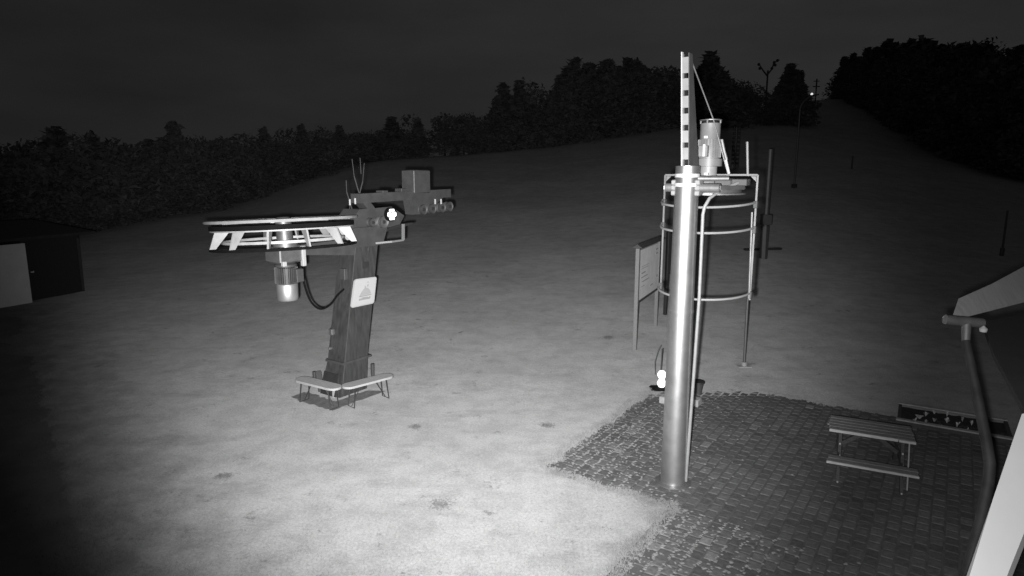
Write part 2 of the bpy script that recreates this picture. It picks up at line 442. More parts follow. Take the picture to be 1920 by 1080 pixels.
def broad_mesh(seed, wd, low=0):
    rn = random.Random(seed); v, f = [], []
    lobes = [(Vector((rn.gauss(0, wd*.38), rn.gauss(0, wd*.38), rn.uniform(.25+low, .82+low*.1))), rn.uniform(.10, .19)) for _ in range(17)] + [(Vector((0, 0, .55)), .25), (Vector((0, 0, .82)), .15)]
    for c, r in lobes:
        for _ in range(95):
            d = Vector((rn.gauss(0, 1), rn.gauss(0, 1), rn.gauss(0, 1))).normalized()*r*rn.uniform(.55, 1.12)
            p = c+d; b = len(v); s_ = .019
            v += [p+Vector((rn.gauss(0, s_), rn.gauss(0, s_), rn.gauss(0, s_))) for _ in range(4)]; f += [(b, b+1, b+2), (b, b+2, b+3)]
    return v, f
protos = []
def mesh_only(name, v, f, m):
    me = bpy.data.meshes.new(name); me.from_pydata([tuple(q) for q in v], [], f); me.update(); me.materials.append(m); return me
trunk_b = MB(); trunk_b.tube([(0, 0, -.03), (0, 0, .3), (.004, 0, .7), (0, 0, .97)], [.022, .016, .009, .002], 7)
trunk_o = trunk_b.build('trunk', M['bark']); trunk_me = trunk_o.data; bpy.data.objects.remove(trunk_o)
CON = [mesh_only('crown', *conifer_mesh(10+i, wd, .5), M['leaf']) for i, wd in enumerate((.20, .26, .31, .23))]
BUSH = [mesh_only('crown', *broad_mesh(80+i, .55, -.22), M['leaf2']) for i in range(3)]
BRO = [mesh_only('crown', *broad_mesh(50+i, wd), M['leaf2']) for i, wd in enumerate((.5, .42, .6))]
def tree(kind, px, ytop, dy, label, group, wmul=1.0, Y=None):
    t = (px-960)/FPX
    E, Z = edge(t)
    if 1425 < px < 1510: E = 108; wmul *= .8
    if kind == 'c': wmul *= 1.45
    y = (E if Y is None else Y) + dy; x = t*(y*math.cos(PITCH)); 
    g = H(x, y)
    el = math.atan((540-ytop)/FPX) - PITCH; ht = CAM_H + y*math.tan(el) - g
    if ht < 2: return None
    o = bpy.data.objects.new('conifer' if kind == 'c' else 'broadleaf_tree', None); COL.objects.link(o)
    o.location = (x, y, g-.1); o.rotation_euler = (0, 0, random.uniform(0, 6.28)); 
    wv = ht*wmul*random.uniform(.9, 1.1); o.scale = (wv, wv, ht)
    tag(o, label, 'tree', group)
    for nm, me in (('trunk', trunk_me), ('crown', random.choice(CON if kind == 'c' else (BUSH if wmul >= 1.35 else BRO)))):
        c = bpy.data.objects.new(nm, me); COL.objects.link(c); c.parent = o
    return o
G = 'dark trees of the wood along the left of the meadow'
LL = 'low dark tree in the even row of the wood along the left meadow edge'
for px, yt in [(-60, 262), (-25, 266), (8, 262), (45, 256), (80, 250), (112, 243), (145, 241), (180, 250), (215, 256), (250, 262), (285, 262), (310, 258), (360, 255), (395, 258), (430, 252), (462, 242), (500, 240), (536, 234), (570, 233), (606, 231), (640, 236), (672, 243)]:
    tree(random.choice('cbb'), px, yt+random.uniform(-2, 3), random.uniform(0, 3), LL, G, 1.15)
for px in range(-40, 690, 34):
    tree('b', px+random.uniform(-8, 8), 285 - max(0, (px-400))*.06, random.uniform(-1.5, 2), LL, G, 1.3)
for px in range(-40, 690, 30):
    t = (px-960)/FPX; E, Z = edge(t); yb = 330 + (CAM_H-Z)/E*FPX
    tree('b', px+random.uniform(-8, 8), yb-62, random.uniform(-2, 0), LL, G, 1.9)
tree('c', 333, 228, 1, 'slim conifer standing above the rest of the left wood', G)
GC = 'trees of the clump above the middle of the meadow'
LC = 'dark tree in the mass of the clump above the middle of the meadow'
for k, px, yt, wm, lab in [('c', 738, 218, 1.6, 'leftmost square-topped tree right of the left wood'), ('c', 786, 224, 1.6, 'second square-topped tree right of the left wood'), ('b', 765, 238, 1.5, None), ('b', 715, 240, 1.4, None),
        ('b', 835, 208, 1.3, 'round broadleaf tree behind the gap before the twin conifers'), ('b', 870, 212, 1.2, None), ('b', 905, 214, 1.2, None), ('b', 860, 232, 1.4, None),
        ('c', 944, 158, 1.1, 'left one of the two pointed conifers standing close together'), ('c', 974, 154, 1.15, 'right one of the two pointed conifers standing close together'),
        ('c', 925, 215, 1.4, None), ('b', 950, 225, 1.6, None), ('b', 1000, 225, 1.4, None), ('b', 890, 238, 1.7, None), ('b', 1012, 236, 1.5, None),
        ('c', 1050, 140, 1.2, None), ('c', 1074, 113, 1.1, 'tallest conifer at the left end of the tall clump'), ('c', 1104, 124, 1.1, None), ('c', 1134, 112, 1.1, 'pointed conifer in the middle of the tall clump'), ('c', 1158, 128, 1.1, None), ('c', 1172, 112, 1.1, 'left conifer of the pair of peaks left of the steel mast'), ('c', 1188, 114, 1.0, 'right conifer of the pair of peaks left of the steel mast'), ('c', 1205, 130, 1.2, None),
        ('b', 1060, 150, 1.4, None), ('b', 1095, 145, 1.5, None), ('b', 1120, 143, 1.3, None), ('b', 1150, 140, 1.2, None), ('b', 1185, 138, 1.5, None), ('b', 1040, 200, 1.4, None), ('b', 1215, 160, 1.4, None),
        ('c', 1062, 130, 1.1, None), ('c', 1089, 132, 1.1, None), ('c', 1096, 122, 1.0, None), ('c', 1119, 134, 1.1, None), ('c', 1127, 122, 1.0, None), ('c', 1146, 126, 1.1, None), ('c', 1180, 124, 1.2, None), ('c', 1197, 122, 1.1, None), ('c', 1214, 140, 1.1, None), ('b', 1040, 165, 1.2, None),
        ('c', 955, 180, 1.2, None), ('c', 932, 188, 1.3, None), ('c', 985, 176, 1.2, None), ('c', 996, 196, 1.3, None), ('b', 960, 205, 1.2, None), ('c', 1456, 142, 1.1, None), ('c', 1478, 130, 1.1, None), ('c', 1496, 158, 1.2, None), ('c', 1305, 126, 1.2, None), ('c', 1329, 112, 1.1, None), ('c', 1347, 136, 1.2, None), ('b', 1395, 160, 1.2, None),
        ('b', 1243, 121, 1.0, 'round-topped tree just left of the steel mast'), ('b', 1262, 124, 1.0, None), ('b', 1290, 140, 1.1, None), ('c', 1320, 101, 1.2, 'tallest conifer just right of the steel mast'), ('c', 1338, 128, 1.1, None), ('b', 1358, 142, 1.0, None), ('b', 1384, 150, 1.2, 'round broadleaf tree right of the drive motor'), ('b', 1330, 165, 1.5, None), ('b', 1370, 180, 1.5, None), ('b', 1280, 170, 1.5, None), ('b', 1240, 175, 1.4, None),
        ('c', 1445, 165, 1.2, None), ('c', 1468, 119, 1.3, 'broad pointed conifer beside the lift pylon'), ('c', 1487, 134, 1.1, 'lower conifer at the right end of the middle clump'), ('b', 1462, 180, 1.5, None), ('b', 1430, 190, 1.3, None), ('b', 1480, 195, 1.2, None), ('b', 1405, 188, 1.2, None), ('c', 1440, 185, 1.2, None)]:
    tree(k, px, yt, random.uniform(1, 5), lab or LC, GC, wm)
for px in range(715, 1485, 24):
    t = (px-960)/FPX; E, Z = edge(t); yb = 330 - (Z-CAM_H)/E*FPX
    if 800 < px < 842: continue
    tree('b', px+random.uniform(-5, 5), yb-44, random.uniform(-.5, 1.5), LC, GC, 1.9)
GR = 'trees of the high wood on the right of the slope'
LR = 'dark tree in the mass of the high wood on the right of the slope'
LRP = {1565: 'leftmost conifer of the right wood at the crest', 1605: 'pointed conifer third from the left end of the right wood', 1705: 'tallest pointed conifer of the right wood', 1766: 'round crown breaking the line of pointed trees in the right wood'}
for px, yt, k in [(1565, 106, 'c'), (1581, 101, 'c'), (1593, 108, 'c'), (1605, 92, 'c'), (1622, 88, 'c'), (1640, 79, 'c'), (1656, 84, 'c'), (1670, 82, 'c'), (1683, 77, 'c'), (1695, 80, 'c'), (1705, 74, 'c'), (1720, 85, 'c'), (1740, 88, 'c'), (1755, 80, 'b'), (1766, 77, 'b'), (1780, 86, 'c'), (1797, 85, 'c'), (1820, 88, 'c'), (1838, 87, 'b'), (1860, 92, 'b'), (1882, 87, 'c'), (1900, 92, 'b'), (1915, 88, 'c'), (1940, 88, 'b'), (1965, 90, 'c'), (2000, 85, 'b')]:
    tree(k, px, yt, random.uniform(3, 9), LRP.get(px, LR), GR, 1.0)
for px in range(1574, 2010, 15):
    t = (px-960)/FPX; E, Z = edge(t); yb = 330 - (Z-CAM_H)/E*FPX
    tree(random.choice('cb'), px+random.uniform(-4, 4), 112+random.uniform(-4, 14), random.uniform(1, 6), LR, GR, 1.1)
    if px < 1600: continue
    tree('b', px+random.uniform(-4, 4), yb-(yb-100)*.62, random.uniform(0, 2), LR, GR, 1.4)
    tree('b', px+random.uniform(-4, 4), yb-(yb-100)*.33, random.uniform(-1, 1), LR, GR, 1.8)

# ------------------------------------------------------------------ left: low garage by the road
gA = Vector((-18.0, 23.6, 0)); gd = Vector((.62, 1.30, 0)).normalized(); rz = math.atan2(gd.y, gd.x)
g = empty('garage', 'low dark garage with a pale sheet wall at the left edge by the road', 'garage', gA, rz)
# local x runs along the wall away from the camera, +y into the building (left)
MB().box((-6.0, 0, -.3), (-.02, .08, 2.25)).build('pale_wall', M['wall_light'], g)
MB().box((.0, .35, -.3), (2.1, 3.6, 2.35)).box((-6.0, .12, -.3), (-.02, 3.6, 2.2)).build('wall', M['wall_dark'], g)
rf = MB(); rf.prism([(-6.4, -.25, 2.30), (2.45, -.25, 2.42), (2.45, -.25, 2.52), (-6.4, -.25, 2.40)], (0, 4.4, .35)); rf.build('roof', M['roof_dark'], g)
MB().tube([(.06, .0, 1.16), (.12, -.06, 1.16), (.12, -.06, 1.2)], .022, 8).build('handle', M['white'], g)
MB().box((.0, .31, -.3), (.1, .349, 2.25)).box((2.0, .31, -.3), (2.1, .349, 2.25)).build('door_frame', M['blacks'], g)

# ------------------------------------------------------------------ left: leaning drive station of the drag lift
O = Vector((-3.69, 13.08, 0))
st = empty('lift_drive_station', 'leaning dark lift column carrying a big horizontal rope wheel and motor, benches at its foot', 'ski lift station', O, ROT)
Xf = Matrix.Translation(O) @ Matrix.Rotation(ROT, 4, 'Z'); Xi = Xf.inverted()
def loc(px, py, yl):                              # local x, z of a sighted point on the plane y = yl of the station
    c = Xi @ Vector((0, 0, CAM_H)); d = Xi.to_3x3() @ ray(px, py); k = (yl-c.y)/d.y; p = c + d*k; return p
LN = .175                                         # the column leans uphill
def sh(x, y, z): return (x+LN*z, y, z)
cm = MB()
def ring(x0, x1, y0, y1, z): return [sh(x0, y0, z), sh(x1, y0, z), sh(x1, y1, z), sh(x0, y1, z)]
def loft(m, rings):
    v = sum(rings, []); f = [(3, 2, 1, 0)]
    for k in range(len(rings)-1):
        for i in range(4): f.append((k*4+i, k*4+(i+1) % 4, k*4+4+(i+1) % 4, k*4+4+i))
    e = (len(rings)-1)*4; f.append((e, e+1, e+2, e+3)); m.add(v, f); return m
loft(cm, [ring(.0, .78, .0, .62, .02), ring(.0, .74, .0, .56, .42), ring(.03, .70, .0, .52, .75), ring(.06, .70, .0, .50, 3.35)])
cm.build('column', M['column'], st)
sk = MB(); loft(sk, [ring(-.03, .84, .10, .60, .02), ring(-.012, .80, .10, .56, .5)]); sk.bar(sh(.0, .60, .05), sh(.02, .80, .45), .12, .05); sk.build('foot_flange', M['blacks'], st)
MB().tube([sh(.05, -.006, .1), sh(.055, -.006, 3.3)], .012, 6).build('edge_seam', M['grey'], st)
hb = MB(); loft(hb, [ring(-.02, .80, -.02, .54, 0.72), ring(-.02, .78, -.02, .54, .77)]); hb.build('collar', M['greyd'], st)
MB().box((.0, -.0, 0), (.0, 0, 0)) if False else None
fb = MB()                                         # fittings on the left face
for (z, s_, m_) in ((1.30, .11, 0), (.98, .05, 0)): fb.box((LN*z-.03, .40-s_/2+.04, z), (LN*z+.05, .40+s_/2+.04, z+s_*1.2), .01)
fb.build('junction_box', M['galv_dull'], st)
MB().box((LN*2.6-.04, .15, 2.5), (LN*2.6+.05, .30, 2.75), .01).build('switch_box', M['grey'], st)
MB().box((LN*2.8+.30, -.03, 2.72), (LN*2.8+.46, .0, 2.86)).build('hatch', M['blacks'], st)
# head casting and arms
hd = MB(); loft(hd, [ring(-.05, .80, -.06, .56, 3.2), ring(-.12, .86, -.10, .60, 3.62)])
hd.prism([(.4, -.02, 3.62), (1.9, -.02, 3.55), (2.1, -.02, 3.8), (1.7, -.02, 4.02), (.75, -.02, 4.0)], (0, .5, 0))
hd.build('head', M['greyd'], st)
arm = MB()
hx, hy = -.97, .22
arm.hexa([(hx-.25, hy-.2, 3.22), (.75, .02, 3.02), (.75, .46, 3.02), (hx-.25, hy+.2, 3.22), (hx-.25, hy-.2, 3.36), (.75, .02, 3.40), (.75, .46, 3.40), (hx-.25, hy+.2, 3.36)])
arm.build('wheel_arm', M['grey'], st)
arch = MB(); pts = [(.95+1.4*(1-math.cos(a)), -.02, 3.1+.5*math.sin(a)) for a in [i*math.pi/2/8 for i in range(9)]]
arch.tube(pts, .035, 8); arch.build('cable_arch', M['blacks'], st)
# the long uphill beam with its roller battery
bmz = MB(); a = loc(668, 372, .1); b_ = loc(838, 362, .1)
bmz.bar((a.x, .12, a.z), (b_.x, .12, b_.z), .30, .20)
c1 = loc(700, 395, .1); bmz.bar((a.x+.1, .12, a.z), (c1.x, .12, c1.z-.1), .26, .16)
p1 = loc(778, 372, .1); p2 = loc(772, 402, .1); bmz.hexa([(p1.x-.18, .0, p2.z), (p1.x+.25, .0, p2.z), (p1.x+.25, .25, p2.z), (p1.x-.18, .25, p2.z), (p1.x-.25, .0, p1.z), (p1.x+.9, .0, p1.z), (p1.x+.9, .25, p1.z), (p1.x-.25, .25, p1.z)])
bmz.build('beam', M['greyd'], st)
q0 = loc(783, 362, .1); q1 = loc(783, 319, .1)
MB().box((q0.x-.30, -.08, q0.z), (q0.x+.26, .32, q1.z), .02).build('control_box', M['grey'], st)
for px, py in ((717, 362), (752, 358)):
    e0 = loc(px, py, .1); MB().box((e0.x-.08, .0, e0.z-.08), (e0.x+.08, .22, e0.z+.06), .01).build('lug', M['greyd'], st)
def roller(px, py, yl, r, mr, name='roller'):
    c = loc(px, py, yl); o = MB(); o.lathe([(r*.35, -.05), (r*.8, -.05), (r, -.07), (r, -.03), (r*.86, 0), (r, .03), (r, .07), (r*.3, .07)], (c.x, yl, c.z), 20, axis='y'); o = o.build(name, mr, st)
    h = MB().lathe([(.001, -.09), (r*.28, -.09), (r*.28, -.04)], (c.x, yl, c.z), 10, axis='y').build('hub', M['blacks'], o); return o
for px, py in ((791, 393), (808, 391), (826, 389), (840, 387)): roller(px, py, -.02, .12, M['grey'])
roller(716, 416, -.16, .13, M['galv_dull']); roller(696, 417, -.1, .10, M['greyd'])
rb = MB()
for px in (816, 827):
    e0 = loc(px, 378, -.12); rb.tube([(e0.x, -.12, e0.z-.06), (e0.x, -.12, e0.z+.06)], .022, 8)
for px, py in ((656, 380), (666, 378)):
    e0 = loc(px, py, -.1); rb.tube([(e0.x, -.1, e0.z-.05), (e0.x, -.1, e0.z+.07)], .02, 8)
rb.build('bolt', M['white'], st)
rods = MB()
for (xa, ya, xb, yb) in ((649, 338, 650, 360), (656, 372, 656, 392), (683, 306, 680, 340), (675, 296, 677, 326), (660, 298, 664, 330)):
    e0, e1 = loc(xa, ya, .3), loc(xb, yb, .3); rods.tube([e0, e1], .008, 6)
e0, e1 = loc(664, 330, .3), loc(676, 372, .3); rods.tube([e0, e1], .012, 6); e0, e1 = loc(680, 340, .3), loc(672, 372, .3); rods.tube([e0, e1], .012, 6); e0, e1 = loc(650, 360, .3), loc(660, 392, .3); rods.tube([e0, e1], .012, 6)
rods.build('guide_rod', M['grey'], st)
lb = MB(); e0, e1, e2 = loc(756, 420, -.3), loc(756, 450, -.3), loc(735, 453, -.3); lb.bar(e0, e1, .05, .05, (0, 1, 0)); lb.bar((e1.x, e1.y, e1.z+.0), e2, .04, .04)
lb.bar(e2, (e2.x-.3, -.1, e2.z-.02), .04, .04); lb.build('bracket', M['steel_light'], st)
# round marker: black ring, brightness put into four emissive segments
sc_ = loc(733, 402, -.28); markero = MB(); markero.lathe([(.02, .08), (.15, .06), (.15, -.03), (.135, -.03), (.135, -.0), (.02, -.0)], (sc_.x, -.28, sc_.z), 24, axis='y'); markero = markero.build('round_marker', M['black'], st)
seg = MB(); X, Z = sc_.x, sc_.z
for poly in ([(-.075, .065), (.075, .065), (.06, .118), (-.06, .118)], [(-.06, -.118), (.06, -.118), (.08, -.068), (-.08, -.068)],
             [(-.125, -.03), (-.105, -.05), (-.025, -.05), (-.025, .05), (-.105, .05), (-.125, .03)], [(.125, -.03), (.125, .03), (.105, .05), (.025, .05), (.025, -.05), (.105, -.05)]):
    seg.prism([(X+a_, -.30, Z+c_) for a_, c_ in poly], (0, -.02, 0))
seg.build('marker_segment', M['glow'], markero)
MB().bar((X, -.2, Z), (X+.02, .0, Z-.1), .04, .04).build('marker_bracket', M['blacks'], markero)

# the big rope wheel
wr = bpy.data.objects.new('rope_wheel', None); COL.objects.link(wr); wr.parent = st; wr.location = (hx, hy, 3.86); wr.rotation_euler = (Matrix.Rotation(-ROT, 4, 'Z') @ Matrix.Rotation(R(-2.3), 4, 'X') @ Matrix.Rotation(R(-2.3), 4, 'Y')).to_euler(); wr.scale = (.9, .9, 1)
rim = MB(); rim.lathe([(1.38, -.015), (1.55, -.015), (1.57, .01), (1.55, .035), (1.38, .03)], n=72, closed=True)
rim.build('upper_rim', M['wheel'], wr)
sp = MB()
for k in range(8):
    t = k*math.pi/4+.2; sp.bar((.15*math.cos(t), .15*math.sin(t), .0), (1.40*math.cos(t), 1.40*math.sin(t), .0), .07, .05)
sp.build('spoke', M['wheel'], wr)
MB().lathe([(.001, .06), (.12, .06), (.17, .02), (.17, -.4), (.26, -.42), (.26, -.52), (.001, -.52)], n=24).build('hub', M['galv_dull'], wr)
MB().lathe([(1.40, -.14), (1.47, -.14), (1.47, -.06), (1.40, -.06)], n=72, closed=True).build('rubber_lining', M['black'], wr)
MB().lathe([(1.36, -.17), (1.46, -.17), (1.46, -.145), (1.36, -.145)], n=72, closed=True).build('lower_rim', M['wheel'], wr)
for k in range(12):
    t = k*2*math.pi/12 + .13; c, s = math.cos(t), math.sin(t)
    prof = [(1.12, -.175), (1.40, -.175), (1.52, -.47), (1.40, -.47)]
    fm = MB(); tx, ty = -s*.018, c*.018
    fm.prism([(r_*c-tx, r_*s-ty, z_) for r_, z_ in prof], (2*tx, 2*ty, 0)); fm.build('rope_finger', M['wheel'], wr)
MB().lathe([(1.22, -.40), (1.26, -.40), (1.26, -.35), (1.22, -.35)], n=64, closed=True).build('inner_hoop', M['wheel'], wr)
MB().lathe([(1.42, -.52), (1.50, -.52), (1.50, -.475), (1.42, -.475)], n=64, closed=True).build('rope_guard', M['black'], wr)
# drive motor hanging below the wheel
gb = MB(); gb.box((hx-.30, hy-.26, 3.05), (hx+.24, hy+.22, 3.34), .03); gb = gb.build('gearbox', M['galv_dull'], st)
MB().box((hx+.18, hy-.30, 2.96), (hx+.26, hy-.22, 3.36), .01).box((hx-.28, hy-.32, 3.0), (hx-.20, hy-.24, 3.1), .01).build('mounting_bolt', M['white'], gb)
mt = MB(); mt.lathe([(.001, 3.05), (.15, 3.05), (.21, 3.0), (.21, 2.96), (.165, 2.94), (.165, 2.62), (.2, 2.6)], (hx, hy, 0), 28)
for k in range(32):
    t = k*2*math.pi/32; mt.bar((hx+.19*math.cos(t), hy+.19*math.sin(t), 2.63), (hx+.19*math.cos(t), hy+.19*math.sin(t), 2.94), .012, .06, (math.cos(t), math.sin(t), 0))
mt.box((hx+.02, hy-.30, 2.66), (hx+.18, hy-.15, 2.92), .01)
mt = mt.build('motor', M['grey'], st)
MB().lathe([(.19, 2.62), (.205, 2.60), (.20, 2.33), (.18, 2.29), (.001, 2.29)], (hx, hy, 0), 32).build('fan_cover', M['chrome'], mt)
cb = MB(); P0 = loc(562, 492, .1); P1 = loc(648, 540, .2)
ctrl = [loc(562, 492, .05), loc(570, 530, .05), loc(580, 560, .1), loc(592, 575, .1), loc(605, 579, .1), loc(620, 570, .15), loc(634, 552, .2), loc(650, 538, .25)]
sm = []
for i in range(len(ctrl)-1):
    p_ = [ctrl[max(i-1, 0)], ctrl[i], ctrl[i+1], ctrl[min(i+2, len(ctrl)-1)]]
    for q in range(5):
        t = q/5; sm.append(.5*((2*p_[1]) + (p_[2]-p_[0])*t + (2*p_[0]-5*p_[1]+4*p_[2]-p_[3])*t*t + (3*p_[1]-p_[0]-3*p_[2]+p_[3])*t**3))
sm.append(ctrl[-1]); cb.tube(sm, .022, 8); cb.build('power_cable', M['black'], st)
# sign on the column
sg = MB(); yl = -.03
c0 = [loc(657, 577, yl), loc(700, 568, yl), loc(705, 519, yl), loc(664, 524, yl)]
def bil(a, b): return (c0[0]*(1-a)+c0[1]*a)*(1-b) + (c0[3]*(1-a)+c0[2]*a)*b
def rr_poly(x0, x1, z0, z1, r, off):
    pts = []
    for cx, cz, s0 in ((x1-r, z1-r, 0), (x0+r, z1-r, 90), (x0+r, z0+r, 180), (x1-r, z0+r, 270)):
        for k in range(5): t = R(s0+k*22.5); p = bil(cx+r*math.cos(t), cz+r*math.sin(t)); pts.append((p.x, off, p.z))
    return pts
sg.prism(rr_poly(0, 1, 0, 1, .09, -.02), (0, -.02, 0)); sgo = sg.build('sign', M['sign'], st); sgo['label'] = 'pale sign with rounded corners and a small faded hill emblem'
bo = MB(); outer = rr_poly(-.01, 1.01, -.01, 1.01, .09, -.041); inner = rr_poly(.03, .97, .03, .97, .07, -.041)
nn = len(outer); bo.add(outer+inner+[(p[0], p[1]-.008, p[2]) for p in outer+inner], [(nn*2+i, nn*2+(i+1) % nn, nn*3+(i+1) % nn, nn*3+i) for i in range(nn)] + [(i, (i+1) % nn, nn*2+(i+1) % nn, nn*2+i) for i in range(nn)])
bo.build('border', M['white'], sgo)
em = MB()
def flat(pts2, off=-.044): em.prism([(bil(a, b).x, off, bil(a, b).z) for a, b in pts2], (0, -.004, 0))
flat([(.30, .36), (.82, .40), (.76, .52), (.66, .62), (.52, .64), (.40, .54)])
flat([(.50, .64), (.56, .64), (.54, .72), (.50, .72)])
flat([(.60, .68), (.66, .68), (.66, .78), (.61, .76)]); flat([(.60, .82), (.65, .82), (.65, .86), (.60, .86)])
em.build('emblem', M['signm'], sgo)
tx_ = MB(); em = tx_
flat([(.30, .325), (.84, .345), (.84, .375), (.30, .355)], -.0445)
xk = .31
while xk < .80:
    wk = random.uniform(.03, .05); hk = random.choice((.07, .07, .10)); flat([(xk, .20), (xk+wk, .203), (xk+wk, .20+hk), (xk, .197+hk)], -.0445); xk += wk+.014
tx_.build('lettering', M['signd'], sgo)

# dark L-shaped band on the ground along the benches
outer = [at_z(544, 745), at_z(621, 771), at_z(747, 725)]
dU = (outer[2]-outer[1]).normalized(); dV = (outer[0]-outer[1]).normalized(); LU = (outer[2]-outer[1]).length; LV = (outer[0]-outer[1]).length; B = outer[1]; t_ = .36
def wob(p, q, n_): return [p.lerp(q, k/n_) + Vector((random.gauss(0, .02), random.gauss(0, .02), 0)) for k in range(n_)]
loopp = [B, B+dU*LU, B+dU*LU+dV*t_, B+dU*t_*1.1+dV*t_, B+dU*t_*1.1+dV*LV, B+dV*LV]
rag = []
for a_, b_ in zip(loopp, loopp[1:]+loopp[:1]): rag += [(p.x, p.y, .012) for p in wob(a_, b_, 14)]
tag(mobj('ground_band', rag, [tuple(range(len(rag)))], M['dirt']), kind='structure')

# benches
def bench(p, q, label):
    d = (q-p); Ln = d.length; r_ = math.atan2(d.y, d.x); c = (p+q)/2
    o = empty('bench', label, 'bench', (c.x, c.y, 0), r_, 'two pale folding benches at the foot of the lift column')
    s = MB(); pts = []
    hw = .155
    for cx, a0 in ((Ln/2-hw, -90), (-Ln/2+hw, 90)):
        for k in range(9): t = R(a0+k*22.5); pts.append((cx+hw*math.cos(t), hw*math.sin(t), .45))
    s.prism(pts, (0, 0, .045)); s.build('seat', M['woodl'], o)
    for sx in (-1, 1):
        l = MB(); x = sx*(Ln/2-.22)
        l.tube([(x, -.10, .45), (x+sx*.05, -.12, .02), (x+sx*.05, .12, .02), (x, .10, .45)], .012, 6)
        l.tube([(x, 0, .42), (x-sx*.22, 0, .44)], .008, 6); l.tube([(x+sx*.04, 0, .03), (x-sx*.2, 0, .43)], .008, 6); l.build('leg', M['blacks'], o)
    return o
bench(at_z(556, 712, .47)+Vector((0, .08, 0)), at_z(636, 729, .47), 'pale round-ended bench on the left side of the leaning lift column')
bench(at_z(643, 727, .47), at_z(734, 704, .47)+Vector((0, .03, 0)), 'pale round-ended bench on the right side of the leaning lift column')
for px, py, h_, lab in ((627, 745, .30, 'short pale stake between the two benches at the column foot'), (699, 705, .30, 'short stake behind the right end of the right bench'), (590, 712, .2, 'short stake behind the left bench')):
    c = gp(px, py); s = MB(); s.tube([(0, 0, -.05), (0, 0, h_)], .045, 8); o = s.build('stake', M['concrete'] if px == 627 else M['grey']); o.location = c; tag(o, lab, 'stake', 'short stakes round the benches')

# ------------------------------------------------------------------ right: tall galvanised pole with mast, motor and hoop guard
PB = at_z(1262, 905, 0); PB = Vector((PB.x, PB.y, 0))
ps = empty('lift_pole_station', 'tall shiny steel pole with battened mast, motor and round tube guard', 'ski lift station', PB, ROT)
# local x = U (away), local -y = W (right)
ptop = 4.86
pole = MB(); pole.lathe([(.001, 0), (.192, 0), (.180, 2.4), (.168, ptop-.25), (.168, ptop-.02), (.150, ptop-.02), (.150, ptop-.3), (.001, ptop-.3)], n=48)
pole.build('pole', M['galv'], ps)
for z, hh in ((2.72, .03), (4.55, .05), (4.68, .05)):
    b = MB(); rr_ = .192-(.024/4.86)*z; b.lathe([(rr_-.01, z), (rr_+.006, z), (rr_+.006, z+hh), (rr_-.01, z+hh)], n=48, closed=True); b.build('clamp_band', M['white'] if z > 4 else M['galv'], ps)
MB().lathe([(.19, .0), (.27, .0), (.27, .03), (.19, .035)], n=32, closed=True).build('base_flange', M['galv_dull'], ps)
# mast: two flanges, a side plate, batten plates between
X2 = Matrix.Translation(PB) @ Matrix.Rotation(ROT, 4, 'Z'); X2i = X2.inverted()
def loc2(px, py, xl=None, yl=None):
    c = X2i @ Vector((0, 0, CAM_H)); d = X2i.to_3x3() @ ray(px, py)
    k = (xl-c.x)/d.x if xl is not None else (yl-c.y)/d.y
    return c + d*k
fx = -.12
t0 = loc2(1278, 100, xl=fx); t1 = loc2(1291, 100, xl=fx); b0 = loc2(1278, 322, xl=fx); b1 = loc2(1292, 322, xl=fx)
ztop = t0.z; zb = 4.55
yL = b0.y; yR = b1.y
lean_y = (t0.y-b0.y)/(t0.z-b0.z)
def ym(y, z): return y + lean_y*(z-b0.z)
mast = MB()
def depth_at(z): return .46 + (.13-.46)*(z-zb)/(ztop-zb)
for ya, yb in ((yR, yR+.012),):
    mast.hexa([(fx, ym(ya, zb), zb), (fx+depth_at(zb), ym(ya, zb), zb), (fx+depth_at(zb), ym(yb, zb), zb), (fx, ym(yb, zb), zb),
               (fx, ym(ya, ztop), ztop), (fx+depth_at(ztop), ym(ya, ztop), ztop), (fx+depth_at(ztop), ym(yb, ztop), ztop), (fx, ym(yb, ztop), ztop)])
mast.build('mast_side_plate', M['grey'], ps)
m2 = MB()
m2.bar((fx+.03, ym(yL, zb), zb), (fx+.03, ym(yL, ztop+.02), ztop+.02), .016, .06, (1, 0, 0)); m2.build('mast_flange', M['white'], ps)
m2 = MB(); ybk = yL-.003
m2.hexa([(fx+.10, ym(yL, zb), zb), (fx+depth_at(zb)-.01, ym(yL, zb), zb), (fx+depth_at(zb)-.01, ym(yL-.012, zb), zb), (fx+.10, ym(yL-.012, zb), zb),
         (fx+.08, ym(yL, ztop), ztop), (fx+depth_at(ztop)-.01, ym(yL, ztop), ztop), (fx+depth_at(ztop)-.01, ym(yL-.012, ztop), ztop), (fx+.08, ym(yL-.012, ztop), ztop)])
m2.build('mast_far_plate', M['blacks'], ps)
ywin = [(101, 107), (137, 147), (169, 180), (202, 213), (234, 245), (267, 277), (299, 311)]
zz = [loc2(1284, y, xl=fx).z for pr in ywin for y in pr]
tops = [ztop-.02] + zz[1::2]; bots = zz[0::2] + [zb]
for a_, b__ in list(zip(zz[1::2], zz[2::2]+[zb])):
    bt = MB(); bt.hexa([(fx+.002, ym(yR+.006, b__), b__), (fx+.014, ym(yR+.006, b__), b__), (fx+.014, ym(yL-.004, b__), b__), (fx+.002, ym(yL-.004, b__), b__),
                        (fx+.002, ym(yR+.006, a_), a_), (fx+.014, ym(yR+.006, a_), a_), (fx+.014, ym(yL-.004, a_), a_), (fx+.002, ym(yL-.004, a_), a_)])
    bt.build('batten_plate', M['steel_light'], ps)
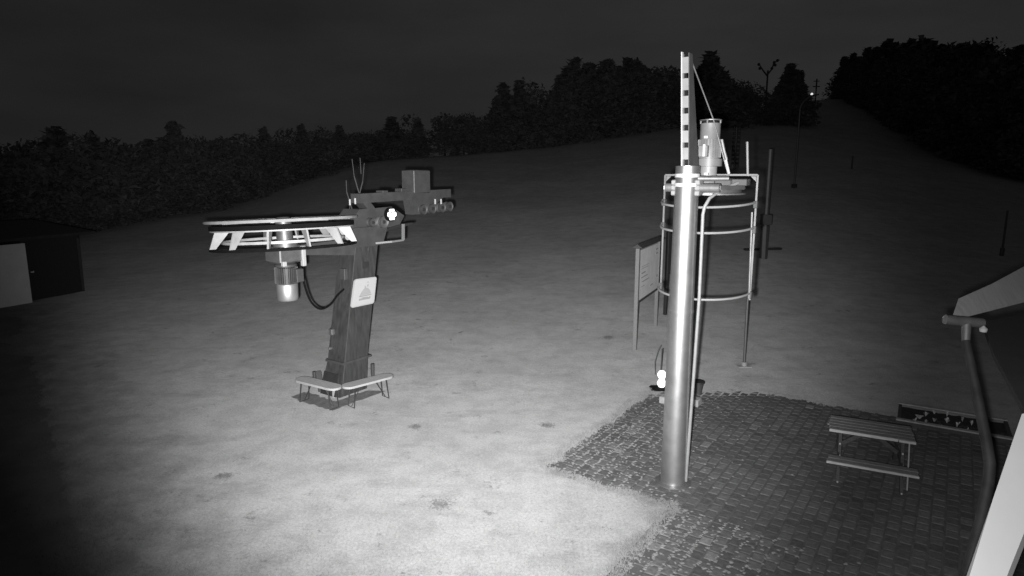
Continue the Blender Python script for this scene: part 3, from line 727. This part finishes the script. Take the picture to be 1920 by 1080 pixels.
# stay from the mast head down to the drive, with a turnbuckle
def seg2(pts, r, name, m_, xl=.85, n=8, par=None):
    o = MB(); o.tube([loc2(px, py, xl=x_) for px, py, x_ in pts], r, n); return o.build(name, m_, par or ps)
seg2([(1298, 118, .1), (1338, 225, .8), (1366, 330, .9)], .010, 'stay_rod', M['galv_dull'])
tb = seg2([(1353, 262, .86), (1357, 282, .86), (1362, 300, .86)], .026, 'turnbuckle', M['galv_dull']); seg2([(1361, 300, .8), (1367, 326, .8)], .018, 'turnbuckle_rod', M['white'])
# motor standing upright
mx = .92
mc = loc2(1329, 300, xl=mx); my = mc.y
def zof(py, xl=mx): return loc2(1329, py, xl=xl).z
z0, z1, z2, z3, z4, z5 = zof(336), zof(312), zof(298), zof(262), zof(232), zof(225)
mo = MB(); mo.lathe([(.001, z2), (.158, z2), (.158, z3), (.150, z3+.01), (.150, z4), (.11, z4+.02), (.001, z4+.02)], (mx, my, 0), 32)
for k in range(28):
    t = k*2*math.pi/28; mo.bar((mx+.158*math.cos(t), my+.158*math.sin(t), z2+.02), (mx+.158*math.cos(t), my+.158*math.sin(t), z3-.0), .008, .03, (math.cos(t), math.sin(t), 0))
mo = mo.build('drive_motor', M['motor'], ps)
MB().lathe([(.001, z5-.012), (.165, z5-.012), (.165, z5), (.001, z5+.01)], (mx, my, 0), 32).box((mx-.16, my-.01, z4), (mx-.14, my+.01, z5-.013)).box((mx-.01, my-.16, z4), (mx+.01, my-.14, z5-.013)).box((mx-.01, my+.14, z4), (mx+.01, my+.16, z5-.013)).build('rain_cap', M['galv_dull'], mo)
tl = loc2(1320, 278, xl=mx-.2); MB().box((mx-.22, tl.y-.06, zof(294, mx-.2)), (mx-.14, tl.y+.08, zof(272, mx-.2)), .008).build('terminal_box', M['motor'], mo)
wl = loc2(1320, 282, xl=mx-.24); MB().box((mx-.243, wl.y-.018, wl.z-.09), (mx-.225, wl.y+.018, wl.z+.09)).build('handle', M['white'], mo)
for py_, px_ in ((257, 1324), (326, 1324)):
    e = loc2(px_, py_, xl=mx-.18); MB().box((mx-.19, e.y-.03, e.z-.018), (mx-.135, e.y+.03, e.z+.018)).build('label_plate', M['white'], mo)
MB().lathe([(.001, z1), (.20, z1), (.20, z2-.002), (.001, z2-.002)], (mx, my, 0), 32).build('flange', M['motor'], mo)
MB().lathe([(.001, z0-.16), (.17, z0-.16), (.19, z0-.05), (.13, z0), (.13, z1-.002), (.001, z1-.002)], (mx, my, 0), 28).build('gear_neck', M['steel_light'], mo)
# guard of tubes and hoops around the return wheel
cx = 1.0; cyl = loc2(1331, 328, xl=cx).y; HW = abs(loc2(1418, 328, xl=cx).y - loc2(1245, 328, xl=cx).y)/2
ztf = loc2(1418, 328, xl=cx).z
fr = MB(); s25 = .027
yA, yB = cyl+HW, cyl-HW                       # left, right as seen
zl, zr = loc2(1248, 548, xl=cx).z, loc2(1402, 562, xl=cx).z
fr.bar((cx, yA, ztf), (cx, yB, ztf), s25, s25)
fr.bar((cx, yA, ztf), (cx, yA+.0, zl), s25, s25, (1, 0, 0)); fr.bar((cx, yB, ztf), (cx, yB, zr), s25, s25, (1, 0, 0))
fr.prism([(cx-.01, yA-.02, ztf-.02), (cx-.01, yA-.10, ztf-.02), (cx-.01, yA-.02, ztf-.10)], (.015, 0, 0)); fr.prism([(cx-.01, yB+.02, ztf-.02), (cx-.01, yB+.10, ztf-.02), (cx-.01, yB+.02, ztf-.10)], (.015, 0, 0))
gd_ = fr.build('guard_frame', M['galv_dull'], ps)
for py_ in (386, 435, 562):
    z_ = loc2(1331, py_, xl=cx-HW).z; h = MB(); pts = []
    for k in range(25): t = math.pi*k/24; pts.append((cx-HW*.93*math.sin(t), cyl+HW*math.cos(t), z_+.04-.07*math.sin(t)))
    h.tube(pts, .018, 8); h.build('hoop', M['steel_light'], ps)
    cl = MB()
    for yy in (yA, yB): cl.box((cx-.05, yy-.03, z_-.05), (cx+.03, yy+.03, z_+.06), .008)
    cl.build('hoop_clamp', M['grey'], ps)
rw = MB()
zw = loc2(1331, 366, xl=cx-.5).z
rw.lathe([(.50, zw), (.545, zw), (.545, zw+.025), (.50, zw+.025)], (cx, cyl, 0), 48, closed=True); rw.lathe([(.50, zw+.085), (.54, zw+.085), (.54, zw+.11), (.50, zw+.11)], (cx, cyl, 0), 48, closed=True)
rw = rw.build('return_wheel', M['galv_dull'], ps)
MB().lathe([(.001, zw+.03), (.49, zw+.03), (.49, zw+.08), (.001, zw+.08)], (cx, cyl, 0), 40).build('wheel_disc', M['grey'], rw)
e = loc2(1388, 342, xl=.8); MB().box((.7, e.y-.12, e.z-.05), (.9, e.y+.1, e.z+.05), .01).build('gear_housing', M['grey'], ps)
e = loc2(1362, 345, xl=.75); MB().box((.65, e.y-.1, e.z-.09), (.95, e.y+.16, e.z+.08), .03).build('bearing_block', M['grey'], ps)
ar = MB(); za = loc2(1291, 352, xl=0).z
yl0 = loc2(1249, 352, xl=0).y; yr0 = loc2(1350, 355, xl=0).y
ar.tube([(0, yl0, za), (0, .14, za)], .062, 20); ar.tube([(0, -.14, za), (0, yr0, za)], .062, 20); ar.tube([(0, -.14, za+.13), (.2, yr0-.05, za+.13)], .035, 12)
ar.bar((0, yl0+.01, za), (cx, yA, za), .05, .05); ar.bar((0, yr0+.02, za), (cx-.3, yr0-.12, za), .06, .06)
ar.build('cross_arm', M['galv_dull'], ps)
for yy in (.172, -.172):
    fl = MB()
    for zc in (-.075, .0, .075): fl.box((-.08, yy-.035, za+zc-.036), (.08, yy+.035, za+zc+.036), .012)
    fl.build('arm_flange', M['steel_light'], ps)
cdt = MB(); 
ptsC = [loc2(1384, 343, xl=.6), loc2(1352, 356, xl=.35), loc2(1330, 372, xl=.05), loc2(1321, 388, xl=.0), loc2(1318, 402, xl=.0), loc2(1311, 560, xl=.02), loc2(1301, 700, xl=.02), loc2(1286, 902, xl=.02)]
cdt.tube(ptsC, .024, 10); cdt.build('cable_conduit', M['steel_light'], ps)
seg2([(1401, 266, 1.0), (1402, 330, 1.0)], .018, 'whip_rod', M['steel_light'])
seg2([(1410, 398, .95), (1404, 560, .95)], .016, 'guide_tube', M['galv_dull'])
# slim post behind the guard
c = gp(1395, 688); tp = at_depth(1402, 560, 15.7)
o = empty('slim_post', 'slim dark post on a small foot plate below the hoop guard', 'post', c)
MB().tube([(0, 0, 0), (tp.x-c.x, tp.y-c.y, tp.z-c.z)], .035, 8).build('tube', M['grey'], o); MB().box((-.16, -.1, 0), (.16, .1, .025), .005).tube([(0, 0, .02), (0, 0, .12)], .06, 8).build('foot_plate', M['concrete'], o)

# ------------------------------------------------------------------ info boards
def board(pl_, pr_, ptl, ybl, mface, label, roof=True, txt=True, hz=None):
    d = Vector((pr_.x-pl_.x, pr_.y-pl_.y, 0)); Ln = d.length; o = empty('information_board', label, 'notice board', (pl_.x, pl_.y, min(pl_.z, pr_.z)), math.atan2(d.y, d.x))
    zb_ = min(pl_.z, pr_.z); zt, z0_ = ptl-zb_, ybl-zb_
    for x in (0, Ln): MB().box((x-.05, -.05, -.2), (x+.05, .05, zt+.05), .008).build('leg', M['wood'] if txt else M['blacks'], o)
    pn = MB().box((.052, -.03, z0_), (Ln-.052, .03, zt-.02)).build('panel', mface, o)
    if roof: MB().prism([(-.08, -.14, zt+.06), (-.08, .14, zt+.06), (-.08, .0, zt+.16)], (Ln+.16, 0, 0)).build('roof', M['woodd'], o)
    if txt:
        tx = MB()
        for (a, b, c_, d_) in ((.78, .92, .86, .885), (.80, .90, .77, .80), (.12, .42, .42, .44), (.12, .32, .50, .525), (.14, .50, .33, .35), (.10, .45, .60, .61), (.12, .48, .64, .65), (.55, .7, .15, .17), (.1, .3, .24, .25), (.86, .93, .26, .31)):
            tx.box((Ln*a, -.036, z0_+(zt-z0_)*c_), (Ln*b, -.0305, z0_+(zt-z0_)*d_))
        tx.build('print', M['print_'], pn)
        MB().box((.052, -.045, z0_-.06), (Ln-.052, .03, z0_-.001)).build('rail', M['woodd'], o); MB().box((.052, -.045, z0_), (.085, -.031, zt-.02)).build('edge_strip', M['steel_light'], o)
    return o
pl_, pr_ = gp(1190, 656), gp(1229, 611)
board(pl_, pr_, at_depth(1190, 462, 17.55).z, at_depth(1190, 556, 17.55).z, M['board'], 'pale information board on two wooden legs left of the steel pole')
pl_, pr_ = gp(1247, 590), gp(1290, 575)
board(pl_, pr_, at_depth(1247, 436, pl_.y+.3).z, at_depth(1247, 514, pl_.y+.3).z, M['blacks'], 'black board half hidden behind the steel pole', roof=False, txt=False)

# ------------------------------------------------------------------ small things round the pole
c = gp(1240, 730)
o = empty('ball_marker', 'two bright emissive balls stacked on a low black base by the paving', 'lamp', c)
for z in (.14, .335): MB().lathe([(.001, z-.10), (.06, z-.085), (.095, z-.03), (.10, z), (.095, z+.03), (.06, z+.085), (.001, z+.10)], (0, 0, 0), 20).build('bright_ball', M['glow'], o)  # balls made bright by emission
MB().prism([(-.26, -.15, .0), (.26, -.15, .0), (.2, -.15, .045), (-.2, -.15, .045)], (0, .3, 0)).build('base', M['black'], o)
MB().tube([(0, .06, .04), (0, .11, .45), (.01, .11, .9)], [.02, .015, .012], 8).build('post', M['blacks'], o)
MB().tube([(-.12, .12, .3), (-.14, .12, .6), (-.08, .12, .85), (-.03, .12, .97)], .008, 6).build('wire_loop', M['grey'], o)
for px, py, s_, lab in ((1247, 757, .15, 'small pale block left of the steel pole on the paving'), (1304, 762, .15, 'small pale block right of the steel pole on the paving')):
    c = gp(px, py); b = MB().box((-s_*.8, -s_*.6, .02), (s_*.8, s_*.6, .17), .015).build('stone_block', M['concrete']); b.location = c; b.rotation_euler = (0, 0, ROT); tag(b, lab, 'block', 'pale blocks behind the steel pole')
c = gp(1307, 740); o = empty('flower_pot', 'dark-lidded pot just right of the steel pole', 'pot', c)
MB().lathe([(.001, .02), (.09, .02), (.13, .26), (.001, .26)], n=20).build('pot', M['grey'], o); MB().lathe([(.001, .262), (.15, .262), (.15, .30), (.001, .31)], n=20).build('lid', M['blacks'], o)

# picnic table
c1, c2 = at_z(1556, 803, .75), at_z(1718, 828, .75); d = (c2-c1); Ln = d.length; rz = math.atan2(d.y, d.x); nrm = Vector((-d.y, d.x, 0)).normalized()
c = (c1+c2)/2 + nrm*.33
pt = empty('picnic_table', 'wooden picnic table with attached bench on the block paving', 'picnic table', (c.x, c.y, .02), rz)
tt = MB(); 
for k in range(5): tt.box((-Ln/2+random.uniform(-.01, .01), -.33+k*.134, .69), (Ln/2+random.uniform(-.01, .01), -.33+k*.134+.124, .73), .006)
tt.build('tabletop', M['wood'], pt)
MB().box((-Ln/2-.004, -.348, .685), (Ln*.30, -.332, .728), .003).box((Ln*.31, -.348, .682), (Ln/2+.002, -.332, .72), .003).build('table_edge', M['woodl'], pt)
for s_ in (-1, 1):
    b = MB(); b.box((-Ln/2-.02, s_*.82-.13, .41), (Ln/2, s_*.82-.005, .445), .006); b.box((-Ln/2, s_*.82+.005, .41), (Ln/2+.01, s_*.82+.13, .445), .006)
    b = b.build('bench', M['wood'], pt)
    if s_ < 0: MB().box((-Ln/2-.022, -.966, .408), (Ln/2+.004, -.952, .443), .003).build('bench_edge', M['woodl'], b)
for sx in (-1, 1):
    x = sx*(Ln/2-.16)
    for sy in (-1, 1):
        l = MB(); l.bar((x, sy*.66, .0), (x, sy*.20, .69), .045, .09, (0, 1, 0)); l.build('leg', M['woodd'], pt)
    MB().box((x-.03, -.93, .34), (x+.0, .93, .405)).build('bench_bearer', M['woodd'], pt)
    MB().bar((x-sx*.02, 0, .38), (x-sx*.42, 0, .67), .04, .06).build('brace', M['woodd'], pt)
    bt = MB()
    for (yy, zz_) in ((-.40, .37), (-.31, .52), (.35, .37)): bt.lathe([(.001, -.035), (.014, -.03), (.014, .0)], (x, yy-.05, zz_), 8, axis='y')
    bt.lathe([(.001, -.03), (.014, -.02), (.014, 0)], (x, -.71, .03), 8, axis='y'); bt.build('bolt_head', M['white'], pt)
    if sx > 0: MB().bar((x+.09, -.50, .0), (x+.09, -.20, .66), .02, .035, (0, 1, 0)).build('side_strip', M['steel_light'], pt)

# low planting box
S0 = Vector((8.0, 12.62, 0)); e1 = Vector((9.42, 11.72, 0)); d = (e1-S0); Ln = 1.78
S0 = S0 - U*.05
sb = empty('planting_box', 'low wooden box of dark soil with pale flowers behind the picnic table', 'planter', (S0.x, S0.y, .0), math.atan2(d.y, d.x))
D_ = -1.10; hh = .09
MB().box((0, -.07, 0), (Ln, 0, hh), .008).build('back_board', M['wood'], sb); MB().box((0, -.075, hh+.001), (Ln, .02, hh+.03), .005).build('back_rim', M['concrete'], sb)
MB().box((-.02, D_, 0), (Ln+.02, D_+.07, hh), .008).build('front_board', M['woodd'], sb); MB().box((-.02, D_-.03, hh+.001), (Ln+.06, D_+.08, hh+.03), .005).build('front_rim', M['concrete'], sb)
for x in (0, Ln-.06): MB().box((x, D_+.072, 0), (x+.06, -.072, hh+.01), .006).build('end_board', M['woodd'], sb)
sv, sf = [], []
for j in range(13):
    for i in range(25): sv.append((.06+(Ln-.12)*i/24, D_+.075+(-.15-D_)*j/12, .045+.02*noise.noise(Vector((i*.6, j*.6, 0)))))
for j in range(12):
    for i in range(24): sf.append((j*25+i, j*25+i+1, (j+1)*25+i+1, (j+1)*25+i))
mobj('soil', sv, sf, M['soil'], sb, True)
fi = 0
for (px, py, s_) in ((1724, 781, .055), (1736, 776, .03), (1715, 788, .03), (1752, 787, .028), (1776, 789, .05), (1795, 796, .035), (1776, 777, .03), (1822, 793, .03), (1752, 772, .03), (1762, 800, .025), (1814, 807, .025), (1736, 790, .02), (1805, 786, .02)):
    p = at_z(px, py, .09); rn = random.Random(px); q = MB()
    for k in range(9):
        t = rn.uniform(0, 6.28); r2 = s_*rn.uniform(.5, 1.5); h2 = rn.uniform(.0, .03); a_ = Vector((0, 0, h2-.06)); b_ = Vector((r2*math.cos(t), r2*math.sin(t), h2+.01)); sd = Vector((-math.sin(t), math.cos(t), 0))*s_*.4
        q.add([a_, b_-sd, b_*1.3+Vector((0, 0, -.005)), b_+sd], [(0, 1, 2, 3)])
    q.tube([(0, 0, -.08), (0, 0, 0)], .005, 5)
    fo = q.build('flower', M['petal'] if s_ > .029 else M['concrete']); fo.location = p
    tag(fo, {0: 'largest pale flower near the left end of the planting box', 4: 'star-shaped bright flower in the middle of the planting box'}.get(fi, 'small faint flower in the dark soil of the planting box'), 'flower', 'pale flowers in the planting box'); fi += 1

# ------------------------------------------------------------------ posts on the slope
def vpost(name, label, cat, px, ybase, ytop, r, m_, px_top=None, n=8):
    c = gp(px, ybase); dep = c.y*math.cos(PITCH)+(CAM_H-c.z)*math.sin(PITCH); ztop_ = CAM_H + c.y*math.tan(math.atan((540-ytop)/FPX)-PITCH)
    o = empty(name, label, cat, c); h = ztop_-c.z
    MB().tube([(0, 0, -.2), (0, 0, h*.5), (0, 0, h)], [r, r*.92, r*.85], n).build('shaft', m_, o); return o, h, c
o, h, c = vpost('marker_post', 'tall post with a small box and a plank at its foot, right of the guard', 'post', 1431, 484, 280, .12, M['grey'])
k = h*(484-410)/(484-280); MB().box((-.2, -.2, k-.25), (.2, .16, k+.22), .02).build('box', M['grey'], o); MB().tube([(0, -.02, -.1), (-.03, -.02, k-.3)], .19, 8).build('sleeve', M['grey'], o)
c = gp(1432, 469); b = MB().box((-1.0, -.12, 0), (.9, .12, .1), .01).build('strip', M['blacks']); b.location = c; b.rotation_euler = (0, 0, .2); tag(b, 'dark plank lying at the foot of the boxed post', 'strip')  # low dark strip lying across the post's foot
o, h, c = vpost('lift_pylon', 'thin lift pylon with a curved arm standing on the slope', 'lift pylon', 1489, 352, 205, .08, M['grey'])
MB().tube([(0, 0, h), (.05, 0, h+.25), (.25, 0, h+.6), (.65, 0, h+.95), (1.4, 0, h+1.15)], .06, 8).build('arm', M['grey'], o)
MB().box((-.2, -.1, h*.0), (.2, .1, .3), .02).build('foot', M['blacks'], o)
# far pylon in front of the clump
o, h, c = vpost('lift_pylon', 'dark far pylon with a forked head in front of the middle trees', 'lift pylon', 1433, 236, 132, .16, M['bark'])
hd = MB()
hd.tube([(0, 0, h-.9), (-.7, 0, h-.1), (-1.0, 0, h+.3), (-1.5, 0, h+1.0)], [.13, .12, .1, .08], 7); hd.tube([(0, 0, h-.6), (.6, 0, h+.2), (.9, 0, h+1.2), (1.7, 0, h+1.6)], [.13, .12, .12, .08], 7)
for (x, z) in ((-1.5, .9), (-1.3, .3), (.9, 1.2), (1.4, 1.5), (.6, .3), (1.1, .8)): hd.lathe([(.001, -.12), (.2, -.1), (.24, 0), (.2, .1), (.001, .12)], (x, 0, h+z), 12, axis='y')
hd.build('roller_head', M['bark'], o)
# dark laddered pylon behind the motor
o, h, c = vpost('lift_pylon', 'dark pylon with ladder steps behind the drive motor', 'lift pylon', 1377, 318, 238, .10, M['blacks'])
sp_ = MB()
for k in range(9): sp_.box((-.35, -.06, h*(.12+.1*k)), (.35, .06, h*(.12+.1*k)+.22), .02)
sp_.tube([(-.35, 0, .2), (-.2, 0, h)], .05, 6); sp_.tube([(.35, 0, .2), (.3, 0, h)], .05, 6); sp_.build('ladder', M['blacks'], o)
o, h, c = vpost('marker_post', 'short faint stake in the meadow right of the lift pylon', 'post', 1597, 316, 293, .08, M['blacks'])
o, h, c = vpost('marker_post', 'dark post on the slope above the near eave', 'post', 1878, 480, 395, .05, M['grey'])
MB().box((-.08, -.08, 0), (.08, .08, .4), .03).build('base', M['grey'], o)
o, h, c = vpost('marker_post', 'tiny pale stake at the foot of the tall clump', 'post', 1038, 276, 267, .16, M['grey'])
# top station lamp and mast on the crest
c = gp(1521, 192)
o = empty('top_station', 'far lift mast with one lit lamp on the crest of the slope', 'lift pylon', c)
MB().tube([(.9, 0, -.5), (.9, 0, 5.2)], .16, 8).box((.1, -.1, 3.4), (1.7, .1, 3.6)).box((.2, -.1, 4.6), (1.5, .1, 4.75)).build('mast', M['bark'], o)
MB().lathe([(.001, -.3), (.18, -.25), (.3, 0), (.18, .25), (.001, .3)], (0, 0, 1.8), 14).build('lamp', M['farglow'], o)
MB().tube([(0, 0, -.3), (0, 0, 1.45)], .08, 6).build('lamp_post', M['bark'], o)

# ------------------------------------------------------------------ right: near canopy roof with gutter and downpipe
rb_ = empty('building', 'near building corner with dark roof, pale metal edge, gutter and downpipe', 'building', (5.2, 5.2, 0), 0)
def toB(p): return Vector(p) - Vector((5.2, 5.2, 0))
zr_ = 3.28
e0 = at_z(1785, 596, zr_); e1 = at_z(1925, 561, zr_); ext = (e1-e0).normalized(); e2 = e1+ext*2.5
u0 = at_z(1797, 560, zr_+.12); u1 = at_z(1860, 532, zr_+.20); u2 = at_z(1925, 497, zr_+.30); u3 = u2+(u2-u1).normalized()*2.4
ve = MB(); up4 = [e0, e1, e2, u3, u2, u1, u0]
ve.prism([toB(p) for p in up4], (0, 0, -.03)); ve.build('roof_edge_sheet', M['roof_metal'], rb_)
n0 = at_z(1843, 604, zr_-.12); n1 = at_z(1862, 660, zr_-.12); n2 = at_z(1925, 775, zr_-.12)
df = MB(); df.prism([toB(p) for p in (n0, n1, n2, n2+Vector((4, 0, 0)), e2+Vector((.5, -.1, -.12)))], (0, 0, -.05)); df.build('roof', M['roof_dark'], rb_)
dn = (n0+n2)/2
wl_ = MB(); wl_.prism([toB((n0.x+.9, n0.y-.2, -.1)), toB((n2.x+1.2, n2.y-.2, -.1)), toB((n2.x+4, n2.y-.2, -.1)), toB((e2.x+.4, e2.y-.2, -.1))], (0, 0, zr_-.19)); wl_.build('wall', M['wall_dark'], rb_)
gt = MB(); ga = at_depth(1772, 599, 6.3); gb_ = at_depth(1842, 606, 6.3); gt.tube([toB(ga), toB(gb_)], .048, 14); gt.build('gutter', M['galv_dull'], rb_)
dp = MB(); T0 = at_depth(1812, 606, 6.3); pts = [T0, at_depth(1811, 640, 6.25)]
dp.tube([toB(p) for p in pts], [.045, .036], 12); dp.build('outlet', M['galv_dull'], rb_)
dp = MB(); pts = [at_depth(1811, 640, 6.25), at_depth(1815, 660, 6.2), at_depth(1832, 740, 6.0), at_depth(1850, 830, 5.75), at_depth(1856, 870, 5.65), at_depth(1853, 905, 5.6), at_depth(1838, 980, 5.45), at_depth(1812, 1080, 5.25), at_depth(1770, 1250, 5.0)]
dp.tube([toB(p) for p in pts], [.040, .042, .043, .045, .047, .048, .046, .046, .046], 16); dp.build('downpipe', M['pipe'], rb_)
MB().lathe([(.001, -.03), (.03, -.02), (.035, .01), (.001, .04)], toB(at_depth(1844, 618, 6.1)), 12).build('gutter_hook', M['white'], rb_)
bb = MB(); pz = [at_depth(1916, 776, 2.2), at_depth(1946, 770, 2.2), at_depth(1940, 950, 2.05), at_depth(1890, 1075, 1.95), at_depth(1868, 1130, 1.9), at_depth(1790, 1130, 1.9), at_depth(1812, 1080, 1.92), at_depth(1862, 935, 2.05)]
bb.prism([toB(p) for p in pz], (.03, .02, -.03)); bb.build('barge_board', M['steel_board'], rb_)
